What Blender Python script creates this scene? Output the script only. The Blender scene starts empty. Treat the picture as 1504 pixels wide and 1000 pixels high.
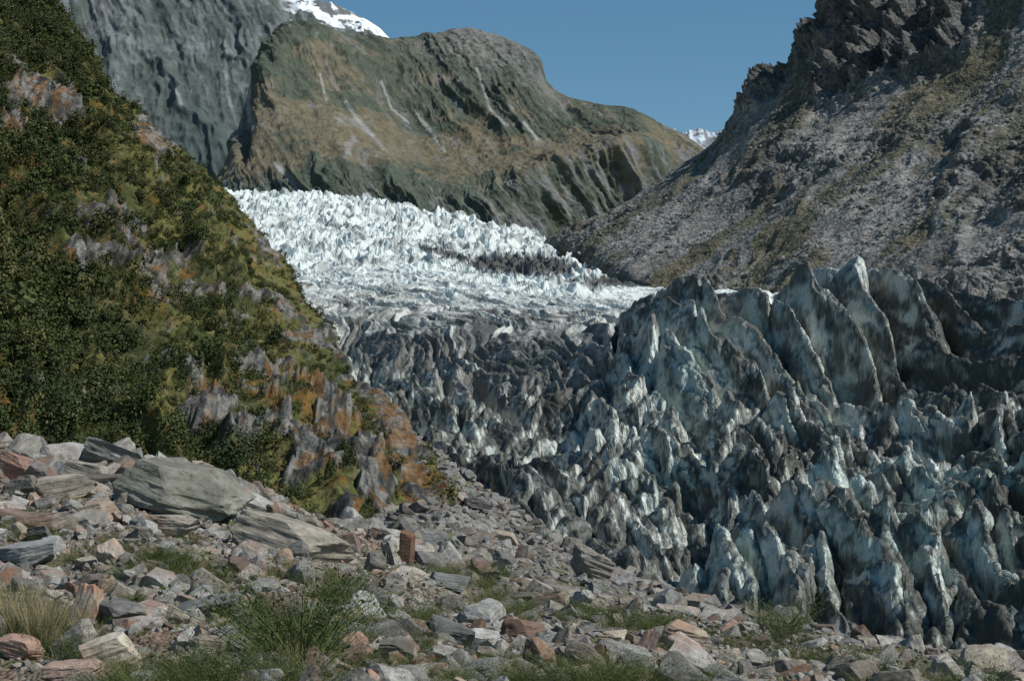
import bpy, bmesh, math, time
import numpy as np
from concurrent.futures import ThreadPoolExecutor
T0=time.time()
rng=np.random.default_rng(7)
F=2400.0; TH=math.radians(4.0); CT,ST=math.cos(TH),math.sin(TH)
scene=bpy.context.scene
EX=ThreadPoolExecutor(8)

# ---------------------------------------------------------------- survey helpers
def P(u,v,d):
    u=np.asarray(u,float); v=np.asarray(v,float); d=np.asarray(d,float)
    r=(u-752)/F; s=(500-v)/F
    y=CT-s*ST; z=ST+s*CT
    return np.stack([r/y*d, d+0*r, z/y*d],-1)
def UV(W):
    x,y,z=W[...,0],W[...,1],W[...,2]
    f=y*CT+z*ST; s=(-y*ST+z*CT)
    return 752+F*x/f, 500-F*s/f

perm=rng.permutation(256).astype(np.int32); perm=np.concatenate([perm,perm,perm])
G=rng.normal(size=(256,3)).astype(np.float32); G/=np.linalg.norm(G,axis=1)[:,None]
G0,G1,G2=[np.ascontiguousarray(G[:,k]) for k in range(3)]
def _gn(X,Y,Zc):
    ix=np.floor(X);iy=np.floor(Y);iz=np.floor(Zc)
    fx=X-ix;fy=Y-iy;fz=Zc-iz
    ix=ix.astype(np.int32)&255;iy=iy.astype(np.int32)&255;iz=iz.astype(np.int32)&255
    sx=fx*fx*fx*(fx*(fx*6-15)+10);sy=fy*fy*fy*(fy*(fy*6-15)+10);sz=fz*fz*fz*(fz*(fz*6-15)+10)
    def c(b,dx,dy,dz):
        h=perm[b+iz+dz]
        return G0[h]*(fx-dx)+G1[h]*(fy-dy)+G2[h]*(fz-dz)
    a0=perm[ix];a1=perm[ix+1]
    b00=perm[a0+iy];b01=perm[a0+iy+1];b10=perm[a1+iy];b11=perm[a1+iy+1]
    def lz(b,dx,dy):
        p=c(b,dx,dy,0);q=c(b,dx,dy,1); return p+(q-p)*sz
    p=lz(b00,0,0);p=p+(lz(b01,0,1)-p)*sy
    q=lz(b10,1,0);q=q+(lz(b11,1,1)-q)*sy
    return (p+(q-p)*sx)*1.5
def gn(p):
    p=np.asarray(p,np.float32); sh=p.shape[:-1]; q=p.reshape(-1,3); n=len(q); CH=16384
    if n<=CH: return _gn(q[:,0],q[:,1],q[:,2]).reshape(sh)
    out=np.empty(n,np.float32)
    def w(i): 
        s=q[i:i+CH]; out[i:i+CH]=_gn(s[:,0].copy(),s[:,1].copy(),s[:,2].copy())
    list(EX.map(w,range(0,n,CH)))
    return out.reshape(sh)
def fbm(p,o=4,gain=0.5,off=0.0):
    a=1;s=0;p=np.asarray(p,np.float32)+np.float32(off)
    for k in range(o):
        s=s+a*gn(p); p=p*np.float32(2.03)+np.float32(17.3); a*=gain
    return s
def ridged(p,o=3,gain=0.5,off=0.0,pw=1.6):
    a=1;s=0;t=0;p=np.asarray(p,np.float32)+np.float32(off);w=1
    for k in range(o):
        n=(1-np.minimum(1,np.abs(gn(p))*1.5))**pw
        s=s+a*n*w; t+=a; w=np.clip(n*1.5,0.2,1); p=p*np.float32(2.07)+np.float32(31.7); a*=gain
    return s/t
def billow(p,o=1,gain=0.5,off=0.0):
    a=1;s=0;t=0;p=np.asarray(p,np.float32)+np.float32(off)
    for k in range(o):
        g=gn(p); s=s+a*np.minimum(1,np.sqrt(g*g+0.002)*1.8)**0.8; t+=a; p=p*np.float32(2.07)+np.float32(31.7); a*=gain
    return s/t
def worley(x,y,seed=0):
    ix=np.floor(x).astype(np.int32); iy=np.floor(y).astype(np.int32)
    f1=np.full(x.shape,9.,np.float32); cid=np.zeros(x.shape,np.float32)
    for dx in (-1,0,1):
        for dy in (-1,0,1):
            cx=ix+dx; cy=iy+dy
            h=perm[perm[(cx+seed)&255]+(cy&255)]
            px=cx+(h/255.); py=cy+(perm[h+7]/255.)
            d=np.sqrt((px-x)**2+(py-y)**2)
            m=d<f1
            cid=np.where(m,perm[h+31]/255.,cid); f1=np.where(m,d,f1)
    return f1,cid
def ss(a,b,x):
    t=np.clip((x-a)/(b-a),0,1); return t*t*(3-2*t)
def mix(a,b,m):
    a=np.asarray(a,float); b=np.asarray(b,float)
    return a+(b-a)*m[...,None]
def st(W,a,b,c):
    return np.stack([W[...,0]/a,W[...,1]/b,W[...,2]/c],-1)
def saw(q,e=0.14):
    f=q-np.floor(q); return np.where(f<e,f/e,1-(f-e)/(1-e))
def seg(u,v,pts,w):
    m=np.zeros_like(u)
    for (a,b),(c,d) in zip(pts[:-1],pts[1:]):
        L=(c-a)**2+(d-b)**2; t=np.clip(((u-a)*(c-a)+(v-b)*(d-b))/L,0,1)
        m=np.maximum(m,np.exp(-((u-a-t*(c-a))**2+(v-b-t*(d-b))**2)/w**2))
    return m

def pchip(x,y,xq):
    x=np.asarray(x,float); y=np.asarray(y,float)
    sh=(len(x)-1,)+(1,)*(y.ndim-1)
    h=np.diff(x).reshape(sh); dl=np.diff(y,axis=0)/h
    m=np.zeros_like(y); m[0]=dl[0]; m[-1]=dl[-1]
    if len(x)>2:
        a,b=dl[:-1],dl[1:]
        den=a+b; den=np.where(np.abs(den)<1e-9,1,den)
        m[1:-1]=np.where(a*b>0,2*a*b/den,0)
    k=np.clip(np.searchsorted(x,xq,side='right')-1,0,len(x)-2)
    hh=(x[k+1]-x[k]); t=(xq-x[k])/hh
    e=(slice(None),)+(None,)*(y.ndim-1)
    t=t[e]; hh=hh[e]
    return y[k]*(2*t**3-3*t**2+1)+m[k]*hh*(t**3-2*t**2+t)+y[k+1]*(-2*t**3+3*t**2)+m[k+1]*hh*(t**3-t**2)
def row(pts,ns,mode='v'):
    a=np.array(pts,float)
    uq=np.linspace(a[0,0],a[-1,0],ns)
    q=pchip(a[:,0],a[:,1:],uq)
    if mode=='v': return P(uq,q[:,0],q[:,1])
    return np.stack([(uq-752)/F*q[:,1],q[:,1],q[:,0]],-1)
def loft(rows,segs):
    R=np.array(rows)
    tq=np.concatenate([np.linspace(i,i+1,n,endpoint=False) for i,n in enumerate(segs)]+[[len(segs)]])
    return pchip(np.arange(len(rows)),R,tq), tq
def normals(W):
    a=np.gradient(W,axis=1); b=np.gradient(W,axis=0)
    n=np.cross(a,b); n/=np.linalg.norm(n,axis=-1)[...,None]+1e-12
    return n
def grid_obj(name,W,col,mat,wet=None,smooth=True):
    nt,ns=W.shape[:2]; V=W.reshape(-1,3).astype(np.float32)
    i=np.arange(nt*ns).reshape(nt,ns)
    q=np.stack([i[:-1,:-1],i[:-1,1:],i[1:,1:],i[1:,:-1]],-1).reshape(-1,4).astype(np.int32)
    me=bpy.data.meshes.new(name)
    me.vertices.add(len(V)); me.vertices.foreach_set('co',V.ravel())
    me.loops.add(q.size); me.loops.foreach_set('vertex_index',q.ravel())
    me.polygons.add(len(q)); me.polygons.foreach_set('loop_start',np.arange(0,q.size,4,dtype=np.int32))
    me.polygons.foreach_set('use_smooth',np.full(len(q),smooth))
    me.update(calc_edges=True)
    c=np.ones((len(V),4),np.float32); c[:,:3]=np.clip(col.reshape(-1,3),0.003,0.95)
    at=me.color_attributes.new('Col','FLOAT_COLOR','POINT'); at.data.foreach_set('color',c.ravel())
    if wet is not None:
        a2=me.attributes.new('wet','FLOAT','POINT'); a2.data.foreach_set('value',wet.ravel().astype(np.float32))
    ob=bpy.data.objects.new(name,me); scene.collection.objects.link(ob); me.materials.append(mat)
    return ob

# ---------------------------------------------------------------- materials
def newmat(name):
    m=bpy.data.materials.new(name); m.use_nodes=True
    nt=m.node_tree; b=nt.nodes['Principled BSDF']
    return m,nt,b
def N(nt,t,**k):
    n=nt.nodes.new(t)
    for a,v in k.items(): setattr(n,a,v)
    return n
def mixrgb(nt,bt,fac,a,b):
    n=N(nt,'ShaderNodeMix',data_type='RGBA',blend_type=bt)
    for s,v in ((0,fac),(6,a),(7,b)):
        if isinstance(v,bpy.types.NodeSocket): nt.links.new(v,n.inputs[s])
        else: n.inputs[s].default_value=v
    return n.outputs[2]
def maprange(nt,src,a,b,c,d):
    n=N(nt,'ShaderNodeMapRange'); nt.links.new(src,n.inputs[0])
    for i,v in enumerate((a,b,c,d)): n.inputs[i+1].default_value=v
    return n.outputs[0]
def noise(nt,vec,scale,detail=5,rough=0.6,dist=0):
    n=N(nt,'ShaderNodeTexNoise'); n.inputs['Scale'].default_value=scale; n.inputs['Detail'].default_value=detail
    n.inputs['Roughness'].default_value=rough; n.inputs['Distortion'].default_value=dist
    nt.links.new(vec,n.inputs['Vector']); return n.outputs['Fac']
def terrain_mat(name,sc,var=(0.55,1.45),bump=0.6,bdist=1.0,rough=0.9,stone=None,wet=False,detail=5):
    m,nt,b=newmat(name)
    tc=N(nt,'ShaderNodeTexCoord').outputs['Object']
    at=N(nt,'ShaderNodeAttribute',attribute_name='Col')
    n1=noise(nt,tc,sc,detail,0.68)
    f=maprange(nt,n1,0.3,0.7,var[0],var[1])
    col=mixrgb(nt,'MULTIPLY',1.0,at.outputs['Color'],f)
    h=n1
    if stone:
        vo=N(nt,'ShaderNodeTexVoronoi'); vo.inputs['Scale'].default_value=stone; vo.inputs['Randomness'].default_value=1
        nt.links.new(tc,vo.inputs['Vector'])
        sp=N(nt,'ShaderNodeSeparateColor'); nt.links.new(vo.outputs['Color'],sp.inputs[0])
        g=maprange(nt,sp.outputs[0],0,1,0.65,1.4)
        col=mixrgb(nt,'MULTIPLY',1.0,col,g)
        ad=N(nt,'ShaderNodeMath',operation='SUBTRACT'); nt.links.new(n1,ad.inputs[0]); nt.links.new(vo.outputs['Distance'],ad.inputs[1]); h=ad.outputs[0]
    nt.links.new(col,b.inputs['Base Color'])
    bp=N(nt,'ShaderNodeBump'); bp.inputs['Strength'].default_value=bump; bp.inputs['Distance'].default_value=bdist
    nt.links.new(h,bp.inputs['Height']); nt.links.new(bp.outputs[0],b.inputs['Normal'])
    if wet:
        w=N(nt,'ShaderNodeAttribute',attribute_name='wet')
        r=maprange(nt,w.outputs['Fac'],0,1,0.8,0.3); nt.links.new(r,b.inputs['Roughness'])
        b.inputs['Specular IOR Level'].default_value=0.4
    else:
        b.inputs['Roughness'].default_value=rough; b.inputs['Specular IOR Level'].default_value=0.15
    return m
def rock_mat(name,base=(0.21,0.21,0.20),light=(0.38,0.37,0.34),red=(0.30,0.13,0.08),redamt=0.45,bands=5.0,bc=0.6):
    m,nt,b=newmat(name)
    tc=N(nt,'ShaderNodeTexCoord').outputs['Object']
    rnd=N(nt,'ShaderNodeObjectInfo').outputs['Random']
    of=N(nt,'ShaderNodeVectorMath',operation='ADD'); nt.links.new(tc,of.inputs[0])
    cb=N(nt,'ShaderNodeMath',operation='MULTIPLY'); nt.links.new(rnd,cb.inputs[0]); cb.inputs[1].default_value=37.
    nt.links.new(cb.outputs[0],of.inputs[1]); v=of.outputs[0]
    sv=N(nt,'ShaderNodeVectorMath',operation='MULTIPLY'); nt.links.new(v,sv.inputs[0]); sv.inputs[1].default_value=(1.0,1.0,bands)
    wn=noise(nt,sv.outputs[0],1.6,5,0.65,0.6)
    n1=noise(nt,v,3.0,6,0.7); n2=noise(nt,v,1.1,3,0.5)
    c=mixrgb(nt,'MIX',maprange(nt,wn,0.38,0.64,0,bc),(*base,1),(*light,1))
    c=mixrgb(nt,'MULTIPLY',1.0,c,maprange(nt,n1,0.3,0.7,0.6,1.35))
    ra=N(nt,'ShaderNodeMath',operation='MULTIPLY'); nt.links.new(maprange(nt,n2,0.42,0.58,0.1,1),ra.inputs[0])
    nt.links.new(maprange(nt,rnd,1-redamt-0.15,1.0,0,0.85),ra.inputs[1])
    c=mixrgb(nt,'MIX',ra.outputs[0],c,(*red,1))
    r2=N(nt,'ShaderNodeMath',operation='FRACT'); cc=N(nt,'ShaderNodeMath',operation='MULTIPLY'); nt.links.new(rnd,cc.inputs[0]); cc.inputs[1].default_value=13.7
    nt.links.new(cc.outputs[0],r2.inputs[0])
    c=mixrgb(nt,'MULTIPLY',1.0,c,maprange(nt,r2.outputs[0],0,1,0.5,1.35))
    r3=N(nt,'ShaderNodeMath',operation='FRACT'); c3=N(nt,'ShaderNodeMath',operation='MULTIPLY'); nt.links.new(rnd,c3.inputs[0]); c3.inputs[1].default_value=71.3
    nt.links.new(c3.outputs[0],r3.inputs[0])
    c=mixrgb(nt,'MULTIPLY',maprange(nt,r3.outputs[0],0.4,1,0,0.8),c,(1.03,0.88,0.70,1))
    n4=noise(nt,v,7.0,4,0.7)
    c=mixrgb(nt,'MULTIPLY',maprange(nt,n4,0.55,0.66,0,0.7),c,(0.42,0.44,0.38,1))
    nt.links.new(c,b.inputs['Base Color']); b.inputs['Roughness'].default_value=0.85; b.inputs['Specular IOR Level'].default_value=0.2
    ad=N(nt,'ShaderNodeMath',operation='ADD'); nt.links.new(n1,ad.inputs[0]); nt.links.new(wn,ad.inputs[1])
    bp=N(nt,'ShaderNodeBump'); bp.inputs['Strength'].default_value=0.4; bp.inputs['Distance'].default_value=0.07
    nt.links.new(ad.outputs[0],bp.inputs['Height']); nt.links.new(bp.outputs[0],b.inputs['Normal'])
    return m
def leaf_mat(name,a,bcol,c=None):
    m,nt,b=newmat(name)
    rnd=N(nt,'ShaderNodeObjectInfo').outputs['Random']
    tc=N(nt,'ShaderNodeTexCoord').outputs['Object']
    n1=noise(nt,tc,1.7,2,0.6)
    ra=N(nt,'ShaderNodeValToRGB'); nt.links.new(rnd,ra.inputs[0])
    ra.color_ramp.elements[0].color=(*a,1); ra.color_ramp.elements[1].color=(*bcol,1)
    ra.color_ramp.elements[1].position=0.85
    if c:
        e=ra.color_ramp.elements.new(0.97); e.color=(*c,1)
    col=mixrgb(nt,'MULTIPLY',1.0,ra.outputs[0],maprange(nt,n1,0.3,0.7,0.6,1.4))
    nt.links.new(col,b.inputs['Base Color']); b.inputs['Roughness'].default_value=0.7; b.inputs['Specular IOR Level'].default_value=0.15
    return m

# ---------------------------------------------------------------- prototypes / scattering
def raw_mesh(name,V,Fc,mat,smooth=False):
    me=bpy.data.meshes.new(name); me.from_pydata([tuple(v) for v in V],[],[tuple(f) for f in Fc])
    me.materials.append(mat); me.update(); return me
ICO={}
def ico(sub):
    if sub not in ICO:
        bm=bmesh.new(); bmesh.ops.create_icosphere(bm,subdivisions=sub,radius=1.0)
        ICO[sub]=(np.array([v.co[:] for v in bm.verts]),[[v.index for v in f.verts] for f in bm.faces]); bm.free()
    return ICO[sub]
def rock_arr(seed,sub=4,planes=16,flat=(1,0.75,0.45),rough=0.05,fit=False):
    r=np.random.default_rng(seed)
    V,Fc=ico(sub); V=V.copy()
    base=[np.array([1,0,0.]),np.array([-1,0.1,0.]),np.array([0,1,0.1]),np.array([0,-1,0.]),np.array([0,0,1.]),np.array([0,0,-1.])]
    for n in base:
        n=n+r.normal(size=3)*0.22; n/=np.linalg.norm(n); d=r.uniform(0.5,0.68)
        e=np.maximum(0,V@n-d); V=V-e[:,None]*n
    for k in range(planes):
        n=r.normal(size=3); n/=np.linalg.norm(n); d=r.uniform(0.58,0.85)
        e=np.maximum(0,V@n-d); V=V-e[:,None]*n
    V=V/(np.abs(V).max(axis=0) if fit else np.abs(V).max())
    nn=fbm(V*1.6+seed,4); V=V*(1+rough*nn[:,None]*1.2)
    lay=fbm(np.stack([V[:,0]*0.8,V[:,1]*0.8,V[:,2]*7],-1)+seed,3)
    V[:,:2]*=(1+0.05*lay[:,None])
    return V*np.array(flat),Fc
def scatter(name,pos,rot,scl,idx,protos):
    col=bpy.data.collections.new(name+'_variants')
    for i,me in enumerate(protos):
        o=bpy.data.objects.new('%s_variant_%02d'%(name,i),me); col.objects.link(o)
    n=len(pos); me=bpy.data.meshes.new(name)
    me.vertices.add(n); me.vertices.foreach_set('co',np.asarray(pos,np.float32).ravel())
    for nm,ty,a in (('rot','FLOAT_VECTOR',rot),('scl','FLOAT_VECTOR',scl)):
        t=me.attributes.new(nm,ty,'POINT'); t.data.foreach_set('vector',np.asarray(a,np.float32).ravel())
    t=me.attributes.new('idx','INT','POINT'); t.data.foreach_set('value',np.asarray(idx,np.int32))
    me.update()
    ob=bpy.data.objects.new(name,me); scene.collection.objects.link(ob)
    g=bpy.data.node_groups.new(name+'_scatter','GeometryNodeTree')
    g.interface.new_socket('Geometry',in_out='INPUT',socket_type='NodeSocketGeometry')
    g.interface.new_socket('Geometry',in_out='OUTPUT',socket_type='NodeSocketGeometry')
    gi=g.nodes.new('NodeGroupInput'); go=g.nodes.new('NodeGroupOutput')
    ip=g.nodes.new('GeometryNodeInstanceOnPoints'); ci=g.nodes.new('GeometryNodeCollectionInfo')
    ci.inputs['Collection'].default_value=col; ci.inputs['Separate Children'].default_value=True; ci.inputs['Reset Children'].default_value=True
    def na(nm,ty):
        q=g.nodes.new('GeometryNodeInputNamedAttribute'); q.data_type=ty; q.inputs['Name'].default_value=nm; return q.outputs['Attribute']
    er=g.nodes.new('FunctionNodeEulerToRotation')
    L=g.links.new
    L(gi.outputs[0],ip.inputs['Points']); L(ci.outputs[0],ip.inputs['Instance']); ip.inputs['Pick Instance'].default_value=True
    L(na('idx','INT'),ip.inputs['Instance Index']); L(na('rot','FLOAT_VECTOR'),er.inputs[0]); L(er.outputs[0],ip.inputs['Rotation'])
    L(na('scl','FLOAT_VECTOR'),ip.inputs['Scale']); L(ip.outputs[0],go.inputs[0])
    md=ob.modifiers.new('scatter','NODES'); md.node_group=g
    return ob
def sample(W,mask,n):
    a=W[1:,:-1]-W[:-1,:-1]; b=W[:-1,1:]-W[:-1,:-1]
    ar=np.linalg.norm(np.cross(a,b),axis=-1)*mask[:-1,:-1]
    cs=np.cumsum(ar.ravel()); k=np.searchsorted(cs,rng.random(n)*cs[-1]); i,j=np.divmod(k,ar.shape[1])
    s=rng.random(n)[:,None]; t=rng.random(n)[:,None]
    return W[i,j]+a[i,j]*t+b[i,j]*s,i,j

# ================================================================= FAR MOUNTAINS
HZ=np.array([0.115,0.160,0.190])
def paint_haze(c,k): return c*(1-k)+HZ*k  # aerial haze painted into the base colour of the distant mountains
ns=600
rows=[row([(-200,360,3600),(700,360,3600)],ns),
      row([(-200,200,3900),(300,200,3850),(700,260,3900)],ns),
      row([(-200,40,4300),(200,60,4300),(420,60,4250),(560,110,4300),(700,190,4300)],ns),
      row([(-200,-60,4700),(60,-40,4700),(300,-50,4700),(400,-12,4650),(432,-2,4600),(480,5,4600),(520,20,4550),(555,40,4500),(578,62,4500),(640,100,4500),(700,150,4500)],ns),
      row([(-200,60,5600),(60,80,5600),(300,60,5600),(432,90,5600),(520,120,5600),(700,220,5600)],ns)]
W,t=loft(rows,[50,80,90,20]); n=normals(W); n=n*np.sign(n[...,2:3]+1e-6)
e=(np.clip((3-t)/0.3,0.06,1)*np.where(t>3,0.2,1))[:,None]
wp=fbm(st(W,200,200,200),3)[...,None]*25
q=np.stack([(W[...,0]+0.55*W[...,2])/150,W[...,1]/1500,W[...,2]/520],-1)+wp/150
D=(ridged(q,5,0.58)-0.45)*36+fbm(st(W,60,60,60),4)*7
W=W+n*(D*e)[...,None]; n2=normals(W); u,v=UV(W)
f=fbm(st(W,130,130,170),5); fr=fbm(np.stack([(W[...,0]+0.55*W[...,2])/22,W[...,1]/300,W[...,2]/90],-1),4,0.65,off=2)
c=mix((0.050,0.056,0.032),(0.14,0.138,0.13),ss(-0.05,0.40,f*0.5+0.6*fr+(100-v)/420))
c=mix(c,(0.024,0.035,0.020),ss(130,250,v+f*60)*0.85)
c=mix(c,(0.22,0.22,0.215),ss(0.2,0.8,seg(u,v,[(240,105),(262,140),(270,165)],3)+seg(u,v,[(180,150),(196,176)],2)+seg(u,v,[(330,70),(334,140),(350,185)],3))*0.8)
sn=ss(0.0,0.12,fbm(st(W,55,55,40),4,off=9)*0.8+0.42-np.abs(v-(2+np.clip(u-430,0,200)*0.36))/30)*ss(405,440,u)
c=mix(paint_haze(c,0.32),(0.72,0.76,0.80),sn)
M_FAR=terrain_mat('far_rock',0.03,(0.7,1.3),0.6,7.0)
grid_obj('snowy_mountain',W,c,M_FAR)

ns=1000
rows=[row([(280,380,2150),(1150,380,2350)],ns),
      row([(280,340,2250),(500,330,2250),(700,338,2250),(900,335,2400),(1150,300,2500)],ns),
      row([(280,320,2350),(400,280,2350),(500,262,2330),(600,278,2330),(680,284,2320),(760,268,2330),(850,232,2380),(930,212,2450),(1000,232,2600),(1150,260,2700)],ns),
      row([(280,310,2550),(330,240,2600),(370,170,2650),(420,140,2700),(500,150,2750),(600,185,2800),(700,200,2750),(780,205,2700),(850,205,2700),(930,200,2720),(1000,222,2800),(1150,250,2800)],ns),
      row([(280,320,2600),(325,265,2700),(345,200,2850),(357,155,2900),(372,108,2950),(395,65,3000),(420,43,3050),(450,40,3100),(490,50,3150),(540,60,3200),(580,64,3250),(620,58,3300),(650,52,3300),(690,47,3300),(720,53,3300),(755,66,3250),(778,78,3200),(794,92,3150),(804,120,3100),(830,140,3100),(870,152,3100),(920,162,3100),(960,178,3080),(1000,196,3050),(1030,216,3000),(1060,240,3000),(1150,260,3000)],ns),
      row([(280,400,3400),(400,200,3800),(700,150,3900),(900,220,3900),(1150,330,3700)],ns)]
W,t=loft(rows,[15,100,100,180,15]); n=normals(W); tt=np.broadcast_to(t[:,None],W.shape[:2]); u0,v0=UV(W)
e=np.where(tt<4,np.clip((4-tt)/0.35,0.10,1),0.1)
a=W[...,0]+0.55*W[...,2]; a=a+fbm(st(W,140,140,140),3)*16
gc=np.stack([a/95,W[...,1]/1600,W[...,2]/500],-1)
gul=ridged(gc,5,0.55,pw=1.3)
bench=np.exp(-((tt-2.6)/0.4)**2)
D=(gul-0.45)*(30-20*bench)+fbm(st(W,30,30,30),4,0.6)*4
D+= -25*np.exp(-((u0-356)/9)**2)*ss(250,210,v0)*ss(70,120,v0)
lowc=ss(2.3,1.8,tt); D+=(ridged(np.stack([a/40,W[...,1]/900,W[...,2]/260],-1),3,off=8)-0.4)*15*lowc
W=W+n*(D*e)[...,None]; u,v=UV(W)
f=fbm(st(W,120,120,110),5,0.55); f2=fbm(np.stack([a/14,W[...,1]/300,W[...,2]/60],-1),4,0.65,off=4); fg=fbm(st(W,11,11,11),3,0.7,off=14)
c=mix((0.052,0.058,0.026),(0.130,0.098,0.044),ss(-0.1,0.40,f*0.8+0.25*f2+bench*0.75-0.13+0.15*ss(600,800,u)))
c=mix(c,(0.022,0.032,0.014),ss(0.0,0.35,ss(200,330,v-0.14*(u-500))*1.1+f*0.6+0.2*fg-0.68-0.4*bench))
rockm=ss(0.14,0.45,f2*0.55+fg*0.25+f*0.25+0.40*ss(190,80,v)*ss(560,760,u)+0.35*ss(0.55,0.3,gul)*(1-bench)-0.14)
c=mix(c,(0.138,0.134,0.125),rockm*0.7)
ch=ridged(np.stack([a/120,W[...,1]/1600,W[...,2]/700],-1),1,off=50,pw=1)
chute=ss(0.92,0.98,ch+0.03*f2)*ss(0.05,0.3,f+0.1)*ss(90,140,v)*0.5
lines=seg(u,v,[(508,150),(522,172),(548,200)],3)+seg(u,v,[(612,168),(630,190),(652,222)],3)+seg(u,v,[(404,240),(424,262),(440,286)],3.5)+seg(u,v,[(700,100),(720,160),(745,185)],2.5)+seg(u,v,[(470,110),(480,150)],2)+seg(u,v,[(560,120),(575,160),(600,180)],2)+1.5*seg(u,v,[(366,118),(364,150),(368,190)],3.5)+seg(u,v,[(770,180),(790,205)],2.5)
c=mix(c,(0.27,0.27,0.26),np.clip(chute+ss(0.25,0.8,lines+0.3*fg),0,1)*0.8)
low=lowc*ss(720,800,u)*ss(0,0.3,f2+0.05)
c=mix(c,(0.155,0.155,0.15),low*0.75)
cap=np.exp(-((u-690)/75)**2)*ss(105,75,v); c=mix(c,(0.17,0.155,0.13),cap*ss(-0.2,0.2,fg))
M_BACK=terrain_mat('back_rock',0.06,(0.65,1.35),0.7,4.0)
grid_obj('back_mountain',W,paint_haze(c,0.20),M_BACK)

rows=[row([(950,270,4300),(1120,270,4300)],200),row([(950,196,4500),(985,192,4500),(1000,197,4500),(1015,195,4500),(1030,193,4500),(1045,199,4500),(1062,194,4500),(1120,200,4500)],200),row([(950,250,4900),(1120,250,4900)],200)]
W,t=loft(rows,[60,10])
W[...,2]+=(ridged(st(W,25,60,60),3)-0.4)*16*np.minimum(1,t/1.0)[:,None]
c=mix((0.5,0.57,0.63),(0.16,0.18,0.2),ss(0.0,0.2,fbm(st(W,40,40,30),3)))
grid_obj('distant_icefield',W,c,M_FAR)

# ================================================================= RIGHT MOUNTAIN
ns=900
rows=[row([(760,400,1180),(850,430,990),(1000,470,740),(1200,480,630),(1420,500,540),(1750,500,420)],ns),
      row([(760,372,1200),(850,390,1020),(900,408,880),(1000,420,780),(1130,425,720),(1200,420,670),(1300,418,620),(1420,440,570),(1504,445,540),(1750,450,430)],ns),
      row([(760,364,1210),(850,355,1060),(1000,330,930),(1130,300,860),(1300,260,780),(1500,260,680),(1750,250,580)],ns),
      row([(760,362,1215),(850,338,1120),(940,302,1100),(1030,255,1080),(1130,190,1020),(1250,150,960),(1400,110,900),(1550,60,830),(1750,40,760)],ns),
      row([(760,362,1220),(800,350,1180),(830,340,1180),(880,320,1200),(940,285,1230),(1000,245,1250),(1050,210,1260),(1080,175,1240),(1110,142,1220),(1160,102,1200),(1190,62,1190),(1222,22,1180),(1236,-5,1170),(1300,-70,1150),(1400,-130,1120),(1550,-190,1050),(1750,-230,1000)],ns),
      row([(760,420,1500),(900,380,1700),(1100,260,1700),(1300,80,1700),(1750,0,1600)],ns)]
W,t=loft(rows,[12,150,160,190,20]); n=normals(W); tt=np.broadcast_to(t[:,None],W.shape[:2]); u0,v0=UV(W)
bf=fbm(st(W,60,60,60),3)
crag=ss(0.35,0.75,np.exp(-(((u0-1285)/175)**2+((v0-50)/100)**2))+0.35*bf)
crag=np.maximum(crag,ss(0.4,0.8,np.exp(-((u0+v0*0.85-1215)/60)**2)*ss(220,120,v0)))
crag2=ss(0.0,0.35,fbm(st(W,110,110,90),3,off=77)+0.65*ss(1200,1500,u0)-0.15)*ss(130,230,v0)
e=np.where(tt<4,np.clip((4-tt)/0.25,0.2,1),0.3)
al=np.stack([(W[...,0]*0.75-W[...,1]*0.5),W[...,1]*0.85+W[...,0]*0.35,W[...,2]],-1)
wd=al+fbm(st(W,80,80,80),3)[...,None]*16
D=(ridged(np.stack([wd[...,0]/60,wd[...,2]/260,wd[...,1]/320],-1),4,0.45)-0.45)*9
D+=(ridged(st(W,34,34,60),5,0.6,off=5,pw=1.0)-0.5)*(42*crag+11*crag2)
D+=fbm(st(W,6,6,6),4)*0.8+fbm(st(W,30,30,30),3)*2.5
W=W+n*(D*e)[...,None]
n2=normals(W); u,v=UV(W); sl=np.abs(n2[...,2])
f=fbm(st(W,50,50,60),4,off=3); f2=fbm(st(W,7,7,7),4,off=8)
veg=fbm(np.stack([wd[...,0]/26,wd[...,1]/170,wd[...,2]/130],-1),4,off=21)
c=mix((0.128,0.129,0.122),(0.192,0.193,0.184),ss(-0.3,0.3,f))
c=mix(c,(0.098,0.097,0.090),ss(0.1,0.5,f2)*0.55)
fall=fbm(np.stack([wd[...,0]/9,wd[...,1]/150,wd[...,2]/110],-1),3,off=61); c=c*(1+0.22*np.clip(fall,-1,1))[...,None]
vg=ss(0.08,0.34,veg+0.5*ss(1310,1460,u)*ss(330,120,v)+0.07*ss(200,330,v)-0.03+0.18*f2)*(1-crag*0.8)
c=mix(c,mix((0.088,0.076,0.038),(0.048,0.053,0.024),ss(-0.2,0.3,f)),vg*0.72)
c=mix(c,(0.078,0.080,0.077),np.clip(crag*0.9+crag2*ss(0.95,0.65,sl)*0.7,0,1))
M_RM=terrain_mat('scree_rock',0.22,(0.6,1.4),0.8,0.9,stone=0.55)
WR=W; grid_obj('scree_mountain',W,c,M_RM)
screeMask=(1-crag)*(tt<3.9)*(tt>0.8)*(u>780)*(u<1560)*(v>-20)*ss(-0.2,0.4,f)

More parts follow.
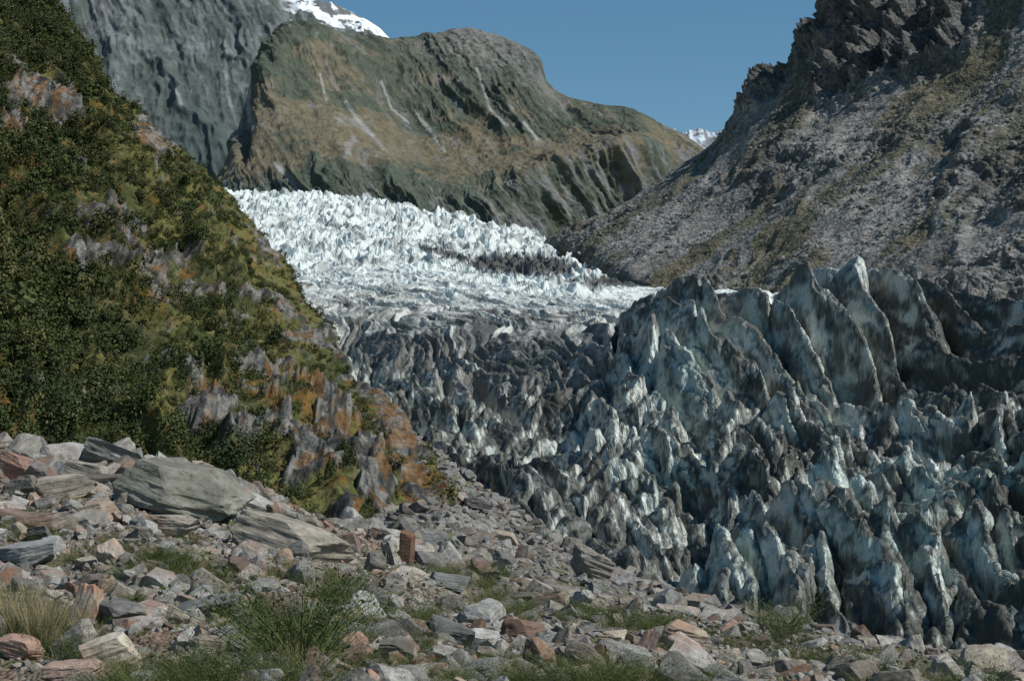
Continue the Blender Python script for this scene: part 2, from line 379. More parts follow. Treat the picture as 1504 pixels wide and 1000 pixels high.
# ================================================================= GLACIER
ns=1150
toe=[(430,570,430),(530,603,390),(600,642,345),(650,674,312),(700,704,290),(760,741,262),(850,808,232),(930,848,215),(1000,883,203),(1080,915,192),(1240,953,182),(1350,963,176),(1504,988,170),(1700,1020,165)]
r0=row(toe,ns); r00=r0.copy(); r00[:,2]-=9; r00[:,1]-=1
r1=row([(430,545,450),(530,570,430),(600,590,385),(700,640,335),(800,700,300),(900,760,262),(1000,810,240),(1080,835,228),(1240,860,215),(1400,880,205),(1504,900,195),(1700,930,185)],ns)
r2=row([(430,520,500),(530,530,470),(600,535,430),(700,560,385),(800,590,350),(900,620,315),(1000,640,292),(1100,650,280),(1240,640,270),(1400,670,255),(1504,690,242),(1700,720,230)],ns)
crest=[(400,470,560),(500,470,540),(600,470,500),(700,478,460),(800,486,425),(860,490,405),(900,482,385),(960,460,370),(1000,444,358),(1060,444,350),(1120,444,345),(1170,416,338),(1230,422,332),(1262,408,328),(1340,428,318),(1420,454,306),(1504,484,292),(1700,520,270)]
r3=row(crest,ns)
r4=row([(360,425,700),(480,430,680),(600,438,620),(700,445,570),(800,455,530),(860,462,500),(900,468,480),(1000,475,450),(1100,475,440),(1200,465,430),(1300,460,420),(1400,480,400),(1504,505,380),(1700,530,350)],ns)
r5=row([(300,380,900),(450,385,880),(600,396,820),(700,410,760),(800,424,700),(900,428,680),(1000,432,690),(1100,432,680),(1200,436,650),(1300,442,600),(1420,449,560),(1504,452,520),(1700,460,460)],ns)
r6=row([(230,330,1150),(400,335,1150),(500,343,1120),(600,352,1080),(700,372,1030),(800,394,980),(860,410,930),(1000,430,900),(1300,440,850),(1700,440,750)],ns)
r7=row([(180,294,1450),(340,294,1450),(450,296,1430),(500,300,1420),(550,305,1400),(640,324,1350),(720,340,1300),(770,350,1270),(830,386,1180),(880,415,1100),(1000,440,1050),(1300,460,1000),(1700,470,900)],ns)
r8=r7.copy(); r8[:,1]+=200; r8[:,2]-=40
W,t=loft([r00,r0,r1,r2,r3,r4,r5,r6,r7,r8],[6,165,260,270,60,80,110,160,8])
tt=np.broadcast_to(t[:,None],W.shape[:2]); u0,v0=UV(W); x,y,z=W[...,0],W[...,1],W[...,2]
right=ss(830,960,u0)
rough_t=tt+(1-right)*0.75*ss(2.2,3.4,tt)
term=ss(4.7,3.7,rough_t)
upper=ss(5.3,6.3,tt+0.5*fbm(st(W,60,60,60),2))
mid=np.clip(1-term-upper,0,1)
wx=fbm(st(W,20,40,1e6),3)*6; wy=fbm(st(W,20,40,1e6),3,off=40)*14
wxs=fbm(st(W,6,20,1e6),3,off=4)*1.2
zz=np.zeros_like(x)
fanx=x+(y-330)*0.18
crestw=np.exp(-((tt-3.7)/0.6)**2)*right
def blades(a,lenm,o,pw=0.85,h0=0.3,rnd=0.90):
    f=a-np.floor(a); g=np.where(f<0.60,f/0.60,(1-f)/0.40)
    g=g**pw; g=g-0.5*np.maximum(0,g-rnd)
    return g*(h0+billow(np.stack([np.floor(a)*3.71,y/lenm,zz+o],-1),2,0.4))
fin=blades((fanx+wx*0.75+wxs)/6.3,60,1.7,0.85,0.5,0.85)
b1=blades((x+0.26*(y-300)+wx*1.1+wxs)/6.0,38,3.3,0.85,0.3,0.82)
b2=blades((x+0.16*(y-300)+wx*0.7+wxs*1.4)/2.6,17,9.1,0.9,0.3,0.85)
b3=blades((x+0.30*(y-300)+wx*0.5+wxs*1.2)/1.15,10,5.1,0.95)
lump=billow(np.stack([(fanx+y*0.2+wx)/12,(y+wy)/34,zz+2.5],-1),1)
phs=(y-0.25*x+wy*0.9+fbm(st(W,8,60,1e6),2,off=88)*9)/14
stp=saw(phs,0.22)*(0.3+1.0*billow(st(W,11,30,1e6),1,off=70))
phs2=(y+0.2*x+wy*0.5+fbm(st(W,3.5,30,1e6),2,off=98)*4)/6.0
stp2=saw(phs2,0.25)
amp=term*(0.50+0.50*right); lowr=1-crestw
D=crestw*(fin-0.45)*11.5*term
D+=amp*lowr*((lump-0.5)*4.5+(stp-0.4)*4.2+(b1-0.4)*5.6)
D+=amp*((b2-0.4)*(2.3-0.9*crestw)+(b3-0.4)*(0.55-0.2*crestw)+(stp2-0.4)*0.9*lowr)
D+=fbm(st(W,45,60,1e6),2,off=12)*6*term*ss(0.9,2,tt)
D+=5.5*ss(1035,1075,u0+fbm(st(W,12,12,1e6),2)*20)*ss(570,660,v0)*term*ss(1.0,1.5,tt)
aw=x+0.22*(y-500)+wx*1.2
wv=ridged(np.stack([aw/9,y/90,zz+3],-1),3,0.45,pw=1.0)
flat=np.clip(mid+0.1*upper+0.5*(1-right)*ss(2.4,3.3,tt)*ss(5.5,5,tt),0,1)
D+=(wv-0.5)*3.4*flat+(blades(aw/3.1,40,6.6)-0.35)*1.3*flat
s1,sid=worley((x+wx*0.7)/8.0,(y+wy)/20,11)
big=fbm(st(W,28,50,1e6),2,off=91)
ser=np.clip(1.05-s1*1.25,0,0.8)**0.9*(3.2+5.5*sid)*(1+0.6*big)+(ridged(np.stack([(x+wxs)/7.0,(y+wy*.5)/22,zz+1],-1),3,0.45,off=13,pw=1.1)-0.5)*5.0*(1+0.6*big)-2.0
ser+=saw((y+wy+0.3*x)/34,0.2)*5.0-2.2
D+=ser*upper*(0.9-0.65*ss(850,950,u0))
D=D*(0.3+0.7*ss(1.0,1.2,tt))*np.where(tt>8,0.5,1)
def blob(uc,vc,a,b,ang=0):
    ca,sa=math.cos(ang),math.sin(ang); du=u0-uc; dv=v0-vc
    return np.exp(-(((du*ca+dv*sa)/a)**2+((-du*sa+dv*ca)/b)**2)**1.5)
pit=blob(618,605,30,18,0.2)*15+blob(712,572,13,28,-0.5)*14+blob(745,600,8,24,-0.4)*9+blob(678,600,8,20,0)*9+blob(655,560,10,14)*4+blob(905,500,5,26,0.1)*6+blob(965,560,7,36,0.35)*6+blob(860,640,6,24,0.3)*4+blob(1028,485,5,34,0.1)*5+blob(1134,480,5,38,0)*5
W=W.copy(); W[...,2]+=D-pit
n1_=normals(W); n1_*=np.sign(n1_[...,2:3]+1e-9)
rd=ridged(st(W,2.0,2.8,3.2),4,0.5,off=19,pw=1); bl=billow(st(W,3.0,4.5,4.5),1,0.5,off=5)
D2=amp*((rd-0.5)*0.75+(bl-0.45)*0.4)*(1-0.3*crestw)+(1-term)*upper*fbm(st(W,2.5,2.5,3),2,off=2)*0.4+flat*fbm(st(W,1.5,3,2),3,off=2)*0.2
W=W+n1_*(D2*(tt<8.0)*ss(0.9,1.1,tt))[...,None]
n2=normals(W); sl=np.clip(np.abs(n2[...,2]),0,1); u,v=UV(W)
fl=fbm(st(W,24,34,30),3,off=6); fm=fbm(st(W,5,8,8),4,off=16); ff=fbm(st(W,0.9,1.3,1.3),4,0.65,off=26)
vs=fbm(np.stack([(x+0.2*y+wxs)/1.0,y/14,W[...,2]/8],-1),4,0.55,off=36)
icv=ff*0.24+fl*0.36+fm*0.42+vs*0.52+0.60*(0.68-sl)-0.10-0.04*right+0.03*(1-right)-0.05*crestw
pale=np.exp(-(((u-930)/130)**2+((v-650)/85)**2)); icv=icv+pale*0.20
icem=ss(-0.20,0.42,icv)
icec=mix((0.215,0.240,0.215),(0.58,0.615,0.565),ss(0.05,0.70,icv+0.08))
tq_=np.clip(np.exp(-(((u-975)/75)**2+((v-705)/26)**2))+np.exp(-(((u-1440)/110)**2+((v-705)/28)**2))+0.7*np.exp(-(((u-1310)/120)**2+((v-800)/60)**2))+0.6*np.exp(-(((u-1480)/60)**2+((v-860)/45)**2))+ss(0.25,0.6,fl)*0.5,0,1)
icec=mix(icec,(0.21,0.39,0.355),tq_*0.5)
deb=mix((0.046,0.049,0.041),(0.108,0.109,0.094),ss(-0.3,0.4,ff*0.6+fl))
ct=mix(deb,icec,icem*0.92)
band=fbm(np.stack([aw/3.6,y/70,W[...,2]/14],-1),5,0.6,off=9)
cm=mix((0.095,0.098,0.088),(0.45,0.465,0.435),ss(-0.35,0.45,band*0.8+0.30*fm+0.2*ff+0.50*(tt-4.2)+0.15*ss(900,600,u)-0.04))
cu=mix((0.58,0.635,0.62),(0.31,0.37,0.37),ss(-0.2,0.55,ff*0.25+fm*0.5+0.4*fl-0.13*np.clip(ser,-3,3)))  # grey-blue shading of low spots between seracs painted into the ice colour
cu=mix(cu,(0.22,0.235,0.23),ss(0.06,0.46,fbm(np.stack([aw/14,y/90,W[...,2]/10],-1),4,off=31)+0.1*ff+0.15*ss(430,360,v)-0.05)*0.75)
k1=ss(3.1,3.9,rough_t+0.45*fl+0.2*ff-0.55*right*ss(4.4,3.9,tt)); c=mix(ct,cm,k1)
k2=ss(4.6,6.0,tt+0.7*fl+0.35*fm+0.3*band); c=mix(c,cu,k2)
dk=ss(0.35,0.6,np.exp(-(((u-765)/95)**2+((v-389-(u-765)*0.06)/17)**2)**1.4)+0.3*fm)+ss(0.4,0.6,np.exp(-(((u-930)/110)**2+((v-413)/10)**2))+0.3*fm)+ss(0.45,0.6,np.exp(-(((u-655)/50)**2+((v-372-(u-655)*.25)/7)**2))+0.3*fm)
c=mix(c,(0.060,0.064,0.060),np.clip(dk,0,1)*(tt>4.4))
wet=np.clip(term*(0.30+0.70*icem)+0.10,0,1)
WG=W; M_GL=terrain_mat('glacier_ice',2.2,(0.65,1.35),0.5,0.2,wet=True,detail=6)
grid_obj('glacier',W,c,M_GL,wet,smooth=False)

# ================================================================= VALLEY FLOOR
ns=600
rows=[row([(-600,-7,33),(2100,-9,33)],ns,'z'),
      row([(-600,-9,90),(752,-10,90),(2100,-16,90)],ns,'z'),
      row([(-600,740,145),(400,795,150),(640,812,155),(760,864,148),(900,888,146),(1080,917,150),(1240,945,155),(1504,985,150),(2100,1080,150)],ns),
      row([(-600,700,230),(500,715,235),(640,722,235),(700,735,246),(760,765,245),(850,812,228),(930,850,213),(1080,918,190),(1240,955,180),(1504,990,170),(2100,1090,165)],ns),
      row([(-600,600,420),(500,610,420),(560,622,380),(650,664,322),(760,720,315),(900,850,300),(1200,960,300),(2100,1100,300)],ns)]
W,t=loft(rows,[10,50,200,140]); n=normals(W)
W=W+n*(fbm(st(W,14,14,14),4)*1.6+fbm(st(W,2.2,2.2,2.2),3)*0.35)[...,None]
f=fbm(st(W,8,8,8),4); u,v=UV(W)
c=mix((0.15,0.146,0.138),(0.22,0.213,0.20),ss(-0.3,0.3,f)); c=mix(c,(0.08,0.09,0.035),ss(0.2,0.5,fbm(st(W,11,11,11),3,off=44)+0.0)*0.7)
WV=W; M_VF=terrain_mat('moraine_gravel',1.6,(0.6,1.4),0.9,0.3,stone=3.0)
grid_obj('valley_floor',W,c,M_VF)
vmask=(u>560)*(u<1300)*(v<930)*(W[...,1]>100)*1.0

# ================================================================= LEFT CLIFF
EDGE=[(-160,-110),(-120,-70),(-60,5),(0,55),(40,90),(90,140),(140,170),(175,208),(215,242),(250,290),(290,340),(345,380),(395,420),(440,455),(495,490),(545,520),(575,545),(610,582),(650,612),(690,640),(730,655),(780,652),(830,650),(900,655)]
EV=np.array([a for a,b in EDGE],float); EU=np.array([b for a,b in EDGE],float)
vq=np.linspace(900,-160,560)
ue=pchip(EV,EU,vq)
dl=pchip([-160,0,300,650,900],np.array([305,285,235,185,160.]),vq)
de=pchip([-160,0,175,290,440,575,690,780,900],np.array([500,480,440,400,345,292,228,202,188.]),vq)
n1,n2_=680,50
s=np.linspace(0,1,n1)
Uu=-260+(ue[:,None]+260)*s[None]
Dd=dl[:,None]+(de-dl)[:,None]*s[None]**1.5
Wf=P(Uu,np.broadcast_to(vq[:,None],Uu.shape),Dd)
k=np.linspace(0,1,n2_+1)[1:]
ed=Wf[:,-1]; dr=ed.copy(); dr[:,2]=0; dr/=np.linalg.norm(dr,axis=1)[:,None]; lf=np.stack([-dr[:,1],dr[:,0],dr[:,2]],-1)
Wb=ed[:,None]+(dr[:,None]*90*k[None,:,None]+lf[:,None]*(45*k[None,:,None]**1.5))
W=np.concatenate([Wf,Wb],1)
n=normals(W)
if n[300,300,1]>0: n=-n
u0,v0=UV(W)
ee=np.concatenate([np.clip((1-s)/0.12,0.3,1),np.full(n2_,0.3)])[None]
rp=np.stack([(W[...,0]*0.8+W[...,2]*0.55+W[...,1]*0.1)/15,(W[...,2]-W[...,0]*0.6)/60,W[...,1]/60],-1)
ribs=ridged(rp+fbm(st(W,25,25,25),2)[...,None]*0.35,4,0.5)
def spot(uc,vc,a,b,ang=0):
    ca,sa=math.cos(ang),math.sin(ang); du=u0-uc; dv=v0-vc
    return np.exp(-(((du*ca+dv*sa)/a)**2+((-du*sa+dv*ca)/b)**2))
rk=spot(15,150,38,66,0.2)+spot(66,165,20,44,-0.5)+1.15*spot(180,345,46,40,0)+0.85*spot(95,390,42,24,0.2)+spot(215,195,22,28,0.6)+0.8*spot(240,220,30,16,0.7)+1.1*spot(315,645,28,90,-0.55)+1.1*spot(480,640,24,140,-0.45)+spot(520,530,18,66,-0.5)+0.8*spot(290,435,54,24,0.3)+0.85*spot(400,570,40,22,0.4)+spot(590,640,26,80,-0.5)+0.8*spot(385,360,38,14,0.8)+0.9*spot(430,460,46,18,0.8)+spot(430,690,32,76,-0.4)+0.6*spot(240,400,26,60,-0.2)+spot(540,720,26,76,-0.4)+0.7*spot(610,720,20,60,-0.3)
fn=fbm(st(W,7,7,9),4,0.6,off=2)
rock=ss(0.44,0.60,rk+0.7*fn+0.15*(ribs-0.4))
D=(ribs-0.4)*11+fbm(st(W,40,40,40),3)*5+rock*(0.5+3.6*(ridged(st(W,6,6,10),4,0.55,off=9,pw=1)-0.45))+fbm(st(W,3,3,3),3)*0.6
W=W+n*(D*ee)[...,None]
u,v=UV(W)
f=fbm(st(W,22,22,22),4,off=60); f3=fbm(st(W,2.5,2.5,2.5),4,0.65,off=70)
c=mix((0.046,0.055,0.018),(0.110,0.108,0.034),ss(-0.3,0.3,f+0.5*f3))
c=mix(c,(0.12,0.105,0.058),ss(0.12,0.4,f3)*0.5)
org=ss(0.33,0.56,fbm(st(W,3.5,3.5,6),4,0.6,off=80)*0.9+0.30*np.clip(rk,0,1)-0.05+0.40*spot(30,290,60,40)+0.38*spot(380,590,80,40)+0.42*spot(590,680,50,90)+0.25*spot(0,230,40,60)+0.25*spot(480,600,60,60))
rc=mix((0.045,0.046,0.043),(0.175,0.173,0.160),ss(-0.35,0.40,fbm(np.stack([W[...,0]/1.6,W[...,1]/4,W[...,2]/6],-1),4,0.6)+0.4*f3))
c=mix(c,rc,rock); c=mix(c,(0.165,0.082,0.020),org*0.68)
WC=W; M_CL=terrain_mat('cliff_ground',0.9,(0.5,1.5),1.0,0.6)
grid_obj('vegetated_cliff',W,c,M_CL)

def shrub(seed,nl=260,leaf=0.11,tall=1.0,mat=None):
    r=np.random.default_rng(seed); V=[];Fc=[]
    lobes=[(r.normal(size=3)*np.array([0.45,0.45,0.28])+np.array([0,0,0.55*tall]),r.uniform(0.28,0.55)) for _ in range(6)]
    for k in range(nl):
        cc,rr=lobes[r.integers(6)]
        d=r.normal(size=3); d/=np.linalg.norm(d); p=cc+d*rr*r.uniform(0.6,1.05)*np.array([1,1,tall])
        if p[2]<0: p[2]*=-0.5
        nrm=d+r.normal(size=3)*0.5+np.array([0,0,0.5]); nrm/=np.linalg.norm(nrm)
        a=np.cross(nrm,r.normal(size=3)); a/=np.linalg.norm(a); b=np.cross(nrm,a)
        L=leaf*r.uniform(0.6,1.3); q=len(V)
        V+= [p-a*L-b*L*.2,p-b*L*.6,p+a*L,p+b*L*.7]; Fc.append((q,q+1,q+2,q+3))
    for cc,rr in lobes[:4]:
        q=len(V); w=0.03
        V+=[np.array([-w,0,-.3]),np.array([w,0,-.3]),cc+[w*.4,0,0],cc-[w*.4,0,0]]; Fc.append((q,q+1,q+2,q+3))
    return raw_mesh('shrub_variant',V,Fc,mat)
M_LF=leaf_mat('shrub_leaves',(0.030,0.043,0.014),(0.076,0.086,0.027),(0.13,0.115,0.042))
M_LD=leaf_mat('forest_leaves',(0.025,0.040,0.014),(0.055,0.072,0.023),(0.08,0.086,0.034))
prot=[shrub(100+i,220,0.115,[1,1.25,0.8][i%3],M_LF) for i in range(6)]
U,V_=u,v
vis=(U>-60)*(V_>-40)*(V_<860)
dens=ss(-0.20,0.26,fbm(st(W,9,9,9),3,off=90)+0.28*ss(300,60,U)-0.05+0.2*f)
den=vis*(1-rock)*(0.18+0.82*dens)*(1-0.75*org)
pos,i,j=sample(W,den,12500); N_=len(pos)
big=ss(260,80,U[i,j]+0.3*np.maximum(0,V_[i,j]-300)); sc=(0.34+rng.gamma(2.0,0.25,N_))*(0.75+0.75*big)
scatter('cliff_shrubs',pos,np.stack([rng.normal(0,.15,N_),rng.normal(0,.15,N_),rng.uniform(0,6.28,N_)],-1),sc[:,None]*rng.uniform(0.8,1.2,(N_,3)),rng.integers(0,6,N_),prot)
protD=[shrub(200+i,340,0.09,[1.1,1.4,1.0][i%3],M_LD) for i in range(4)]
zone=vis*np.clip(ss(150,40,U)*ss(360,250,V_)+ss(230,120,U)*ss(430,560,V_)+0.5*ss(250,150,U-0.35*V_)*ss(100,200,V_)*ss(0,.3,f+.1),0,1)*(1-rock)
pos,i,j=sample(W,zone+1e-6*vis,1800); N_=len(pos); sc=rng.uniform(1.2,2.8,N_)
scatter('cliff_forest',pos,np.stack([rng.normal(0,.1,N_),rng.normal(0,.1,N_),rng.uniform(0,6.28,N_)],-1),sc[:,None]*rng.uniform(0.85,1.15,(N_,3)),rng.integers(0,4,N_),protD)

# ================================================================= FOREGROUND BANK
ns=600
crestp=[(-300,650,35),(0,668,34),(60,684,34),(150,682,33),(260,694,32),(330,716,31),(400,745,30),(480,772,29),(560,790,28.5),(620,808,28),(700,848,27),(760,872,27),(830,880,26.5),(900,892,26),(1000,911,25.5),(1080,919,25),(1200,936,24.5),(1290,952,24),(1400,966,23.5),(1504,972,23),(1900,1010,22)]
rows=[row([(-600,-1.75,3),(2100,-1.75,3)],ns,'z'),
      row([(-300,1020,11),(400,1030,11),(900,1045,11),(1504,1060,11),(1900,1070,11)],ns),
      row([(-300,860,19),(200,870,18.5),(400,890,18.5),(620,910,18.5),(800,945,18.5),(1000,965,18.5),(1504,1005,18),(1900,1030,18)],ns),
      row(crestp,ns)]
c1=rows[-1].copy(); c1[:,1]+=5; c1[:,2]-=1.6; c2=rows[-1].copy(); c2[:,1]+=16; c2[:,2]-=7.5
W,t=loft(rows+[c1,c2],[30,160,160,30,20])
tt=np.broadcast_to(t[:,None],W.shape[:2])
W=W.copy(); W[...,2]+=fbm(st(W,2.2,2.2,2.2),4)*0.17+fbm(st(W,.5,.5,.5),3,off=5)*0.05
f=fbm(st(W,1.6,1.6,1.6),4)
c=mix((0.15,0.128,0.10),(0.235,0.21,0.172),ss(-.3,.3,f)); c=mix(c,(0.16,0.10,0.065),ss(0.1,0.4,fbm(st(W,1.1,1.1,1.1),3,off=9))*0.5)
gsoil=ss(0.05,0.35,fbm(st(W,1.7,1.7,1.7),4,off=29)); c=mix(c,(0.085,0.085,0.035),gsoil*0.7)
M_BK=terrain_mat('bank_gravel',6,(0.6,1.4),1.0,0.05,stone=22)
WB=W; grid_obj('rocky_bank',W,c,M_BK); ub,vb=UV(W); ubm=np.where(tt<2.98,ub,1e5)

M_ROCK=rock_mat('schist_rock',(0.18,0.178,0.168),(0.38,0.368,0.335),(0.27,0.14,0.09),0.26); M_ROCKG=rock_mat('grey_rock',(0.15,0.148,0.142),(0.26,0.255,0.242),(0.17,0.11,0.075),0.1,4)
def rockset(mat,nv,s0,sub=3,flats=((1,.8,.5),(1,.6,.35),(1,.85,.7),(1,.7,.4),(1,.9,.8))):
    out=[]
    for i in range(nv):
        V,Fc=rock_arr(s0+i,sub,12,flats[i%len(flats)]); out.append(raw_mesh('rock_variant',V,Fc,mat))
    return out
RS=rockset(M_ROCK,12,300,4)
bmask=(ub>-60)*(ub<1570)*(vb<1060)*(tt<3.4)*(W[...,1]>8)
clump=ss(-0.25,0.3,fbm(st(W,1.1,1.1,1.1),3,off=55)-0.35*gsoil)
def rocks_on(name,W,mask,n,smin,smax,pw,protos,sink=0.25,tilt=0.5):
    pos,i,j=sample(W,mask,n)
    r=rng.random(n); s=smin*(smax/smin)**(r**pw)
    pos=pos.copy(); pos[:,2]+=s*(0.5-sink)*0.35
    rot=np.stack([rng.normal(0,tilt,n),rng.normal(0,tilt,n),rng.uniform(0,6.28,n)],-1)
    return scatter(name,pos,rot,s[:,None]*rng.uniform(.75,1.25,(n,3)),rng.integers(0,len(protos),n),protos)
rocks_on('bank_gravel_stones',WB,bmask*(0.3+0.7*clump),19000,0.025,0.085,1.2,rockset(M_ROCK,6,340,2))
rocks_on('bank_rubble',WB,bmask*(0.10+0.90*clump),3600,0.06,0.25,2.2,RS,0.2,0.5)
rocks_on('bank_stones',WB,bmask*(0.10+0.90*clump)*ss(12.0,14.0,W[...,1]),110,0.22,0.42,1.5,RS,0.25,0.45)
rocks_on('crest_rubble',WB,bmask*ss(2.5,2.9,tt)*(0.3+.7*clump)*ss(1300,500,ub),330,0.13,0.45,1.7,RS,0.2,0.5)
rocks_on('crest_blocks',WB,bmask*ss(2.4,2.8,tt)*ss(260,120,ub),40,0.4,0.75,1.0,RS,0.25,0.4)
RG=rockset(M_ROCKG,8,400,3)
rocks_on('moraine_rubble',WV,vmask,7000,0.2,1.5,2.2,RG)
RG2=rockset(M_ROCKG,6,420,2)
rocks_on('scree_boulders',WR,screeMask,6000,0.5,2.2,3.0,RG2,0.5)

# hero boulders --------------------------------------------------
def hero_mat(k,base,light,red,ra,bands=6,bc=0.5):
    return rock_mat('boulder_rock_'+k,base,light,red,ra,bands,bc)
MG=hero_mat('green',(0.12,0.122,0.10),(0.24,0.232,0.20),(0.18,0.11,0.07),0.4)
MT=hero_mat('tan',(0.21,0.195,0.165),(0.43,0.395,0.33),(0.28,0.16,0.10),0.2,9,0.7)
MR=hero_mat('red',(0.22,0.155,0.125),(0.33,0.25,0.21),(0.27,0.125,0.08),0.7)
MW=hero_mat('pale',(0.30,0.30,0.285),(0.46,0.46,0.44),(0.3,0.2,0.12),0.2)
MY=hero_mat('grey',(0.16,0.16,0.157),(0.31,0.31,0.30),(0.22,0.14,0.09),0.3)
def hero(Wd,uu,vv,u,v,w,h,mat,seed,roll=0,depth=0.8,name='boulder',dmin=0,dmax=1e9,yaw=None):
    dd=(uu-u)**2+(vv-(v+h*0.35))**2+1e9*((Wd[...,1]<dmin)|(Wd[...,1]>dmax))
    k=np.argmin(dd); p=Wd.reshape(-1,3)[k]; px=p[1]/F
    V,Fc=rock_arr(seed,5,12,(1,1,1),0.05,True)
    V=V*np.array([w*px/2*1.02,w*px/2*depth,h*px/2*1.0])
    me=raw_mesh(name,V,Fc,mat); ob=bpy.data.objects.new(name,me); scene.collection.objects.link(ob)
    ob.location=(p[0],p[1],p[2]+h*px*0.3); ob.rotation_euler=(0.12,math.radians(roll),math.radians((seed*37)%50-25 if yaw is None else yaw))
    return ob
B=lambda *a,**k: hero(WB,ubm,vb,*a,**k)
B(268,717,195,84,MG,61,14,0.7,yaw=-8); B(424,792,185,84,MT,62,15,0.6,yaw=-6); B(140,752,62,50,MW,13,-10); B(252,770,80,38,MT,14,5)
B(35,690,90,54,MR,15,18); B(90,712,90,44,MY,16,-12); B(45,812,90,42,MY,17,-14); B(598,806,24,62,MR,18,6); B(573,797,24,28,MW,19)
B(660,930,70,50,MY,20,12); B(765,925,68,50,MR,21,-8); B(545,884,52,54,MY,22,30); B(602,846,70,24,MW,23,12); B(660,852,56,24,MY,24,10)
B(1010,935,76,44,MT,25,8); B(300,890,110,34,MY,26,-18); B(160,962,84,60,MW,27,-20); B(310,945,66,34,MT,28,6); B(585,952,56,34,MT,29)
B(110,985,90,40,MR,30,-8); B(1120,918,56,20,MY,31,5); B(830,955,48,30,MR,32); B(395,870,48,26,MR,33,-14); B(235,850,56,30,MY,34,12)
B(30,950,72,46,MR,35,10); B(480,950,48,26,MW,36); B(900,935,38,24,MW,37); B(700,985,96,34,MY,38,-6); B(190,690,60,32,MY,39,-25); B(20,760,76,28,MR,40,12)
B(1240,985,50,22,MR,41); B(1435,975,36,22,MT,12); B(520,960,40,34,MR,43,-20); B(130,695,66,40,MT,44,15); B(60,770,70,40,MY,45,-8); B(350,830,40,24,MR,46,10); B(455,850,44,28,MY,47,-20)
uv_,vv_=UV(WV)
H=lambda *a,**k: hero(WV,uv_,vv_,*a,dmin=110,**k)
MQ=hero_mat('moraine',(0.20,0.20,0.193),(0.33,0.325,0.31),(0.2,0.14,0.1),0.1)
H(872,830,74,52,MQ,51,20); H(908,852,60,46,MQ,52,-10); H(798,765,50,34,MQ,53); H(700,740,48,24,MQ,54,10); H(842,800,40,26,MQ,55); H(1030,885,60,34,MQ,56,20); H(740,790,42,24,MQ,57); H(975,862,36,24,MQ,58)

# ---------------------------------------------------------------- foreground plants
def tuft(seed,n=150,h=1.0,spread=0.5,w=0.012,mat=None,leaf=0.0):
    r=np.random.default_rng(seed); V=[];Fc=[]
    for k in range(n):
        a=r.uniform(0,6.28); ro=r.uniform(0,0.22)*spread; p=np.array([math.cos(a)*ro,math.sin(a)*ro,-0.04])
        dirn=np.array([math.cos(a)*spread*r.uniform(0.1,1),math.sin(a)*spread*r.uniform(0.1,1),1.0]); L=h*r.uniform(0.4,1.0)
        side=np.cross(dirn,r.normal(size=3)); side/=np.linalg.norm(side)
        for s_ in range(5):
            f_=s_/4; q=p+dirn*L*f_+np.array([math.cos(a),math.sin(a),-0.3])*spread*0.5*L*f_*f_
            ww=w*(1-f_*0.85)
            V+=[q-side*ww,q+side*ww]; cur=len(V)-2
            if s_: Fc.append((pm,pm+1,cur+1,cur))
            pm=cur
            if leaf and s_:
                for _ in range(4):
                    d=r.normal(size=3)*0.10*h; c_=q+d*0.6; b1=r.normal(size=3)*leaf; b2=r.normal(size=3)*leaf*.6; m=len(V)
                    V+=[c_,c_+b1*.5+b2*.5,c_+b1,c_+b1*.5-b2*.5]; Fc.append((m,m+1,m+2,m+3))
    return raw_mesh('tuft_variant',V,Fc,mat)
M_GR=leaf_mat('green_grass',(0.060,0.080,0.024),(0.12,0.14,0.046),(0.19,0.16,0.075))
M_DRY=leaf_mat('dry_grass',(0.20,0.165,0.085),(0.33,0.28,0.16))
M_BS=leaf_mat('scrub_leaf',(0.045,0.064,0.020),(0.085,0.108,0.034))
TG=[tuft(600+i,90,1.0,0.8,0.006,M_GR,0.018) for i in range(3)]+[tuft(610+i,55,1.0,0.9,0.006,M_BS,0.022) for i in range(3)]
patches=[(435,930,22,30,14,.85),(415,985,60,20,14,.40),(740,872,40,26,44,.34),(690,822,50,18,36,.34),(500,850,20,22,14,.45),(230,800,60,30,40,.3),(880,985,60,20,32,.36),(900,893,25,20,16,.4),(975,895,30,18,18,.38),(1150,900,22,14,6,.7),(1260,968,35,18,22,.32),(1390,978,60,14,28,.3),(850,880,25,10,10,.34),(1090,915,60,10,16,.28),(620,895,25,20,18,.36),(300,975,50,18,16,.34),(180,985,40,20,12,.34),(30,745,25,15,12,.3),(40,900,50,40,20,.36),(530,910,30,20,16,.32),(1170,945,60,15,24,.28),(420,825,40,12,14,.3),(770,985,30,12,14,.3),(640,985,60,14,12,.28),(180,850,40,30,18,.3),(1000,985,60,10,14,.3),(300,830,50,20,18,.28),(100,770,40,30,12,.26),(700,930,300,50,90,.17),(300,880,200,60,80,.17),(1200,970,200,30,50,.17)]
fb=WB.reshape(-1,3); ubf=ub.ravel(); vbf=vb.ravel(); okm=(tt.ravel()<3.1)&(fb[:,1]>8)
sel=np.where(okm)[0][::3]; fb=fb[sel]; ubf=ubf[sel]; vbf=vbf[sel]
def place(patches):
    pos=[];hs=[]
    for (pu,pv,su,sv,nn_,hh) in patches:
        for _ in range(nn_):
            a=pu+rng.normal()*su*0.6; b=pv+30+rng.normal()*sv*0.6
            k=np.argmin((ubf-a)**2+(vbf-b)**2); pos.append(fb[k]); hs.append(hh*rng.uniform(0.45,1.1))
    return np.array(pos),np.array(hs)
pos,hs=place(patches); N_=len(pos)
scatter('bank_plants',pos,np.stack([rng.normal(0,.12,N_),rng.normal(0,.12,N_),rng.uniform(0,6.28,N_)],-1),hs[:,None]*np.ones((1,3)),rng.integers(0,6,N_),TG)
TD=[tuft(630+i,110,1.0,0.35,0.006,M_DRY) for i in range(2)]
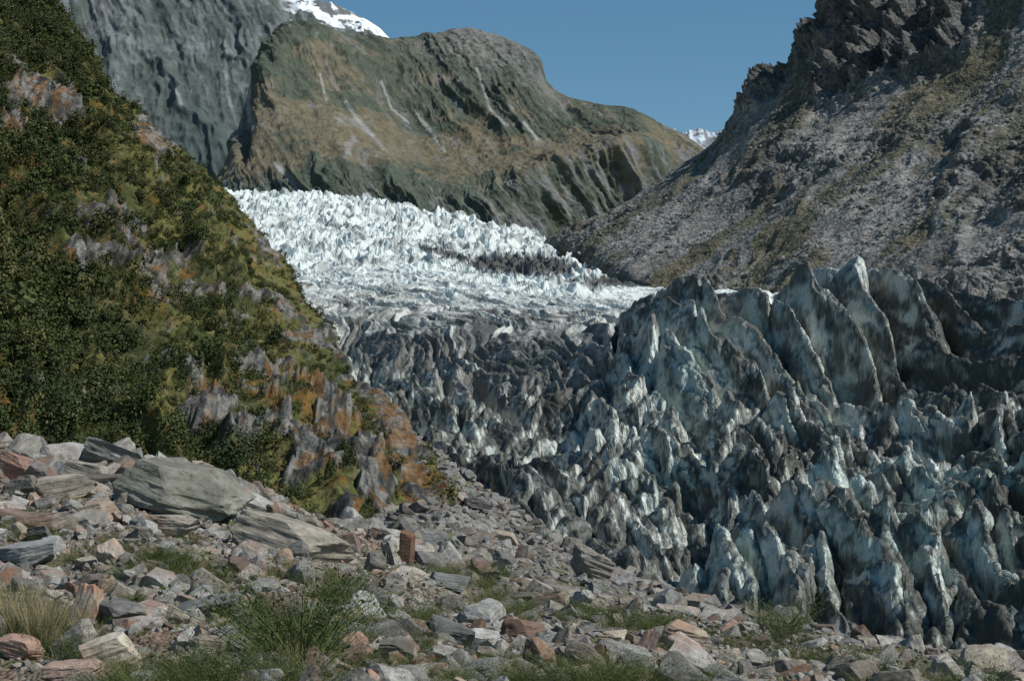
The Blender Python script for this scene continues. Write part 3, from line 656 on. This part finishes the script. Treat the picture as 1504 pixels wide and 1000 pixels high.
pos,hs=place([(45,905,45,22,26,.5),(120,900,60,30,8,.3),(420,960,60,20,6,.4),(1380,985,60,8,6,.25),(700,880,60,10,6,.25)]); N_=len(pos)
scatter('dry_grass',pos,np.stack([rng.normal(0,.12,N_),rng.normal(0,.12,N_),rng.uniform(0,6.28,N_)],-1),hs[:,None]*np.ones((1,3)),rng.integers(0,2,N_),TD)

# ---------------------------------------------------------------- ground sheet to horizon
gx=np.linspace(-9000,9000,80); gy=np.linspace(-3000,12000,80)
X,Y=np.meshgrid(gx,gy); W=np.stack([X,Y,np.full_like(X,-45.)],-1)
grid_obj('ground',W,mix((0.10,0.10,0.09),(0.14,0.135,0.12),ss(-.3,.3,fbm(st(W,600,600,600),3))),M_VF)

# ---------------------------------------------------------------- light, sky, camera
sd=np.array([0.62,-0.24,0.75]); sd/=np.linalg.norm(sd)
el=math.asin(sd[2]); az=math.atan2(sd[0],sd[1])
L=bpy.data.lights.new('sun','SUN'); L.energy=4.8; L.angle=math.radians(0.5); L.color=(1.0,0.96,0.89)
lo=bpy.data.objects.new('sun',L); scene.collection.objects.link(lo)
from mathutils import Vector
lo.rotation_euler=Vector(sd).to_track_quat('Z','Y').to_euler(); lo.location=(200,0,400)
w=bpy.data.worlds.new('World'); scene.world=w; w.use_nodes=True
nt=w.node_tree; bg=nt.nodes['Background']; sk=nt.nodes.new('ShaderNodeTexSky'); sk.sky_type='NISHITA'; sk.sun_disc=False
sk.sun_elevation=el; sk.sun_rotation=az; sk.altitude=300; sk.air_density=1.0; sk.dust_density=0.0; sk.ozone_density=1.0
hs_=nt.nodes.new('ShaderNodeHueSaturation'); hs_.inputs['Saturation'].default_value=1.25; hs_.inputs['Hue'].default_value=0.488
nt.links.new(sk.outputs[0],hs_.inputs['Color']); nt.links.new(hs_.outputs[0],bg.inputs[0]); bg.inputs[1].default_value=0.088
cam=bpy.data.cameras.new('camera'); co=bpy.data.objects.new('camera',cam); scene.collection.objects.link(co)
cam.sensor_width=36; cam.lens=36*F/1504; cam.clip_end=30000; cam.clip_start=0.1
co.location=(0,0,0); co.rotation_euler=(math.radians(94),0,0); scene.camera=co
scene.view_settings.view_transform='Standard'; scene.view_settings.look='None'; scene.view_settings.exposure=0
print('BUILD',time.time()-T0)
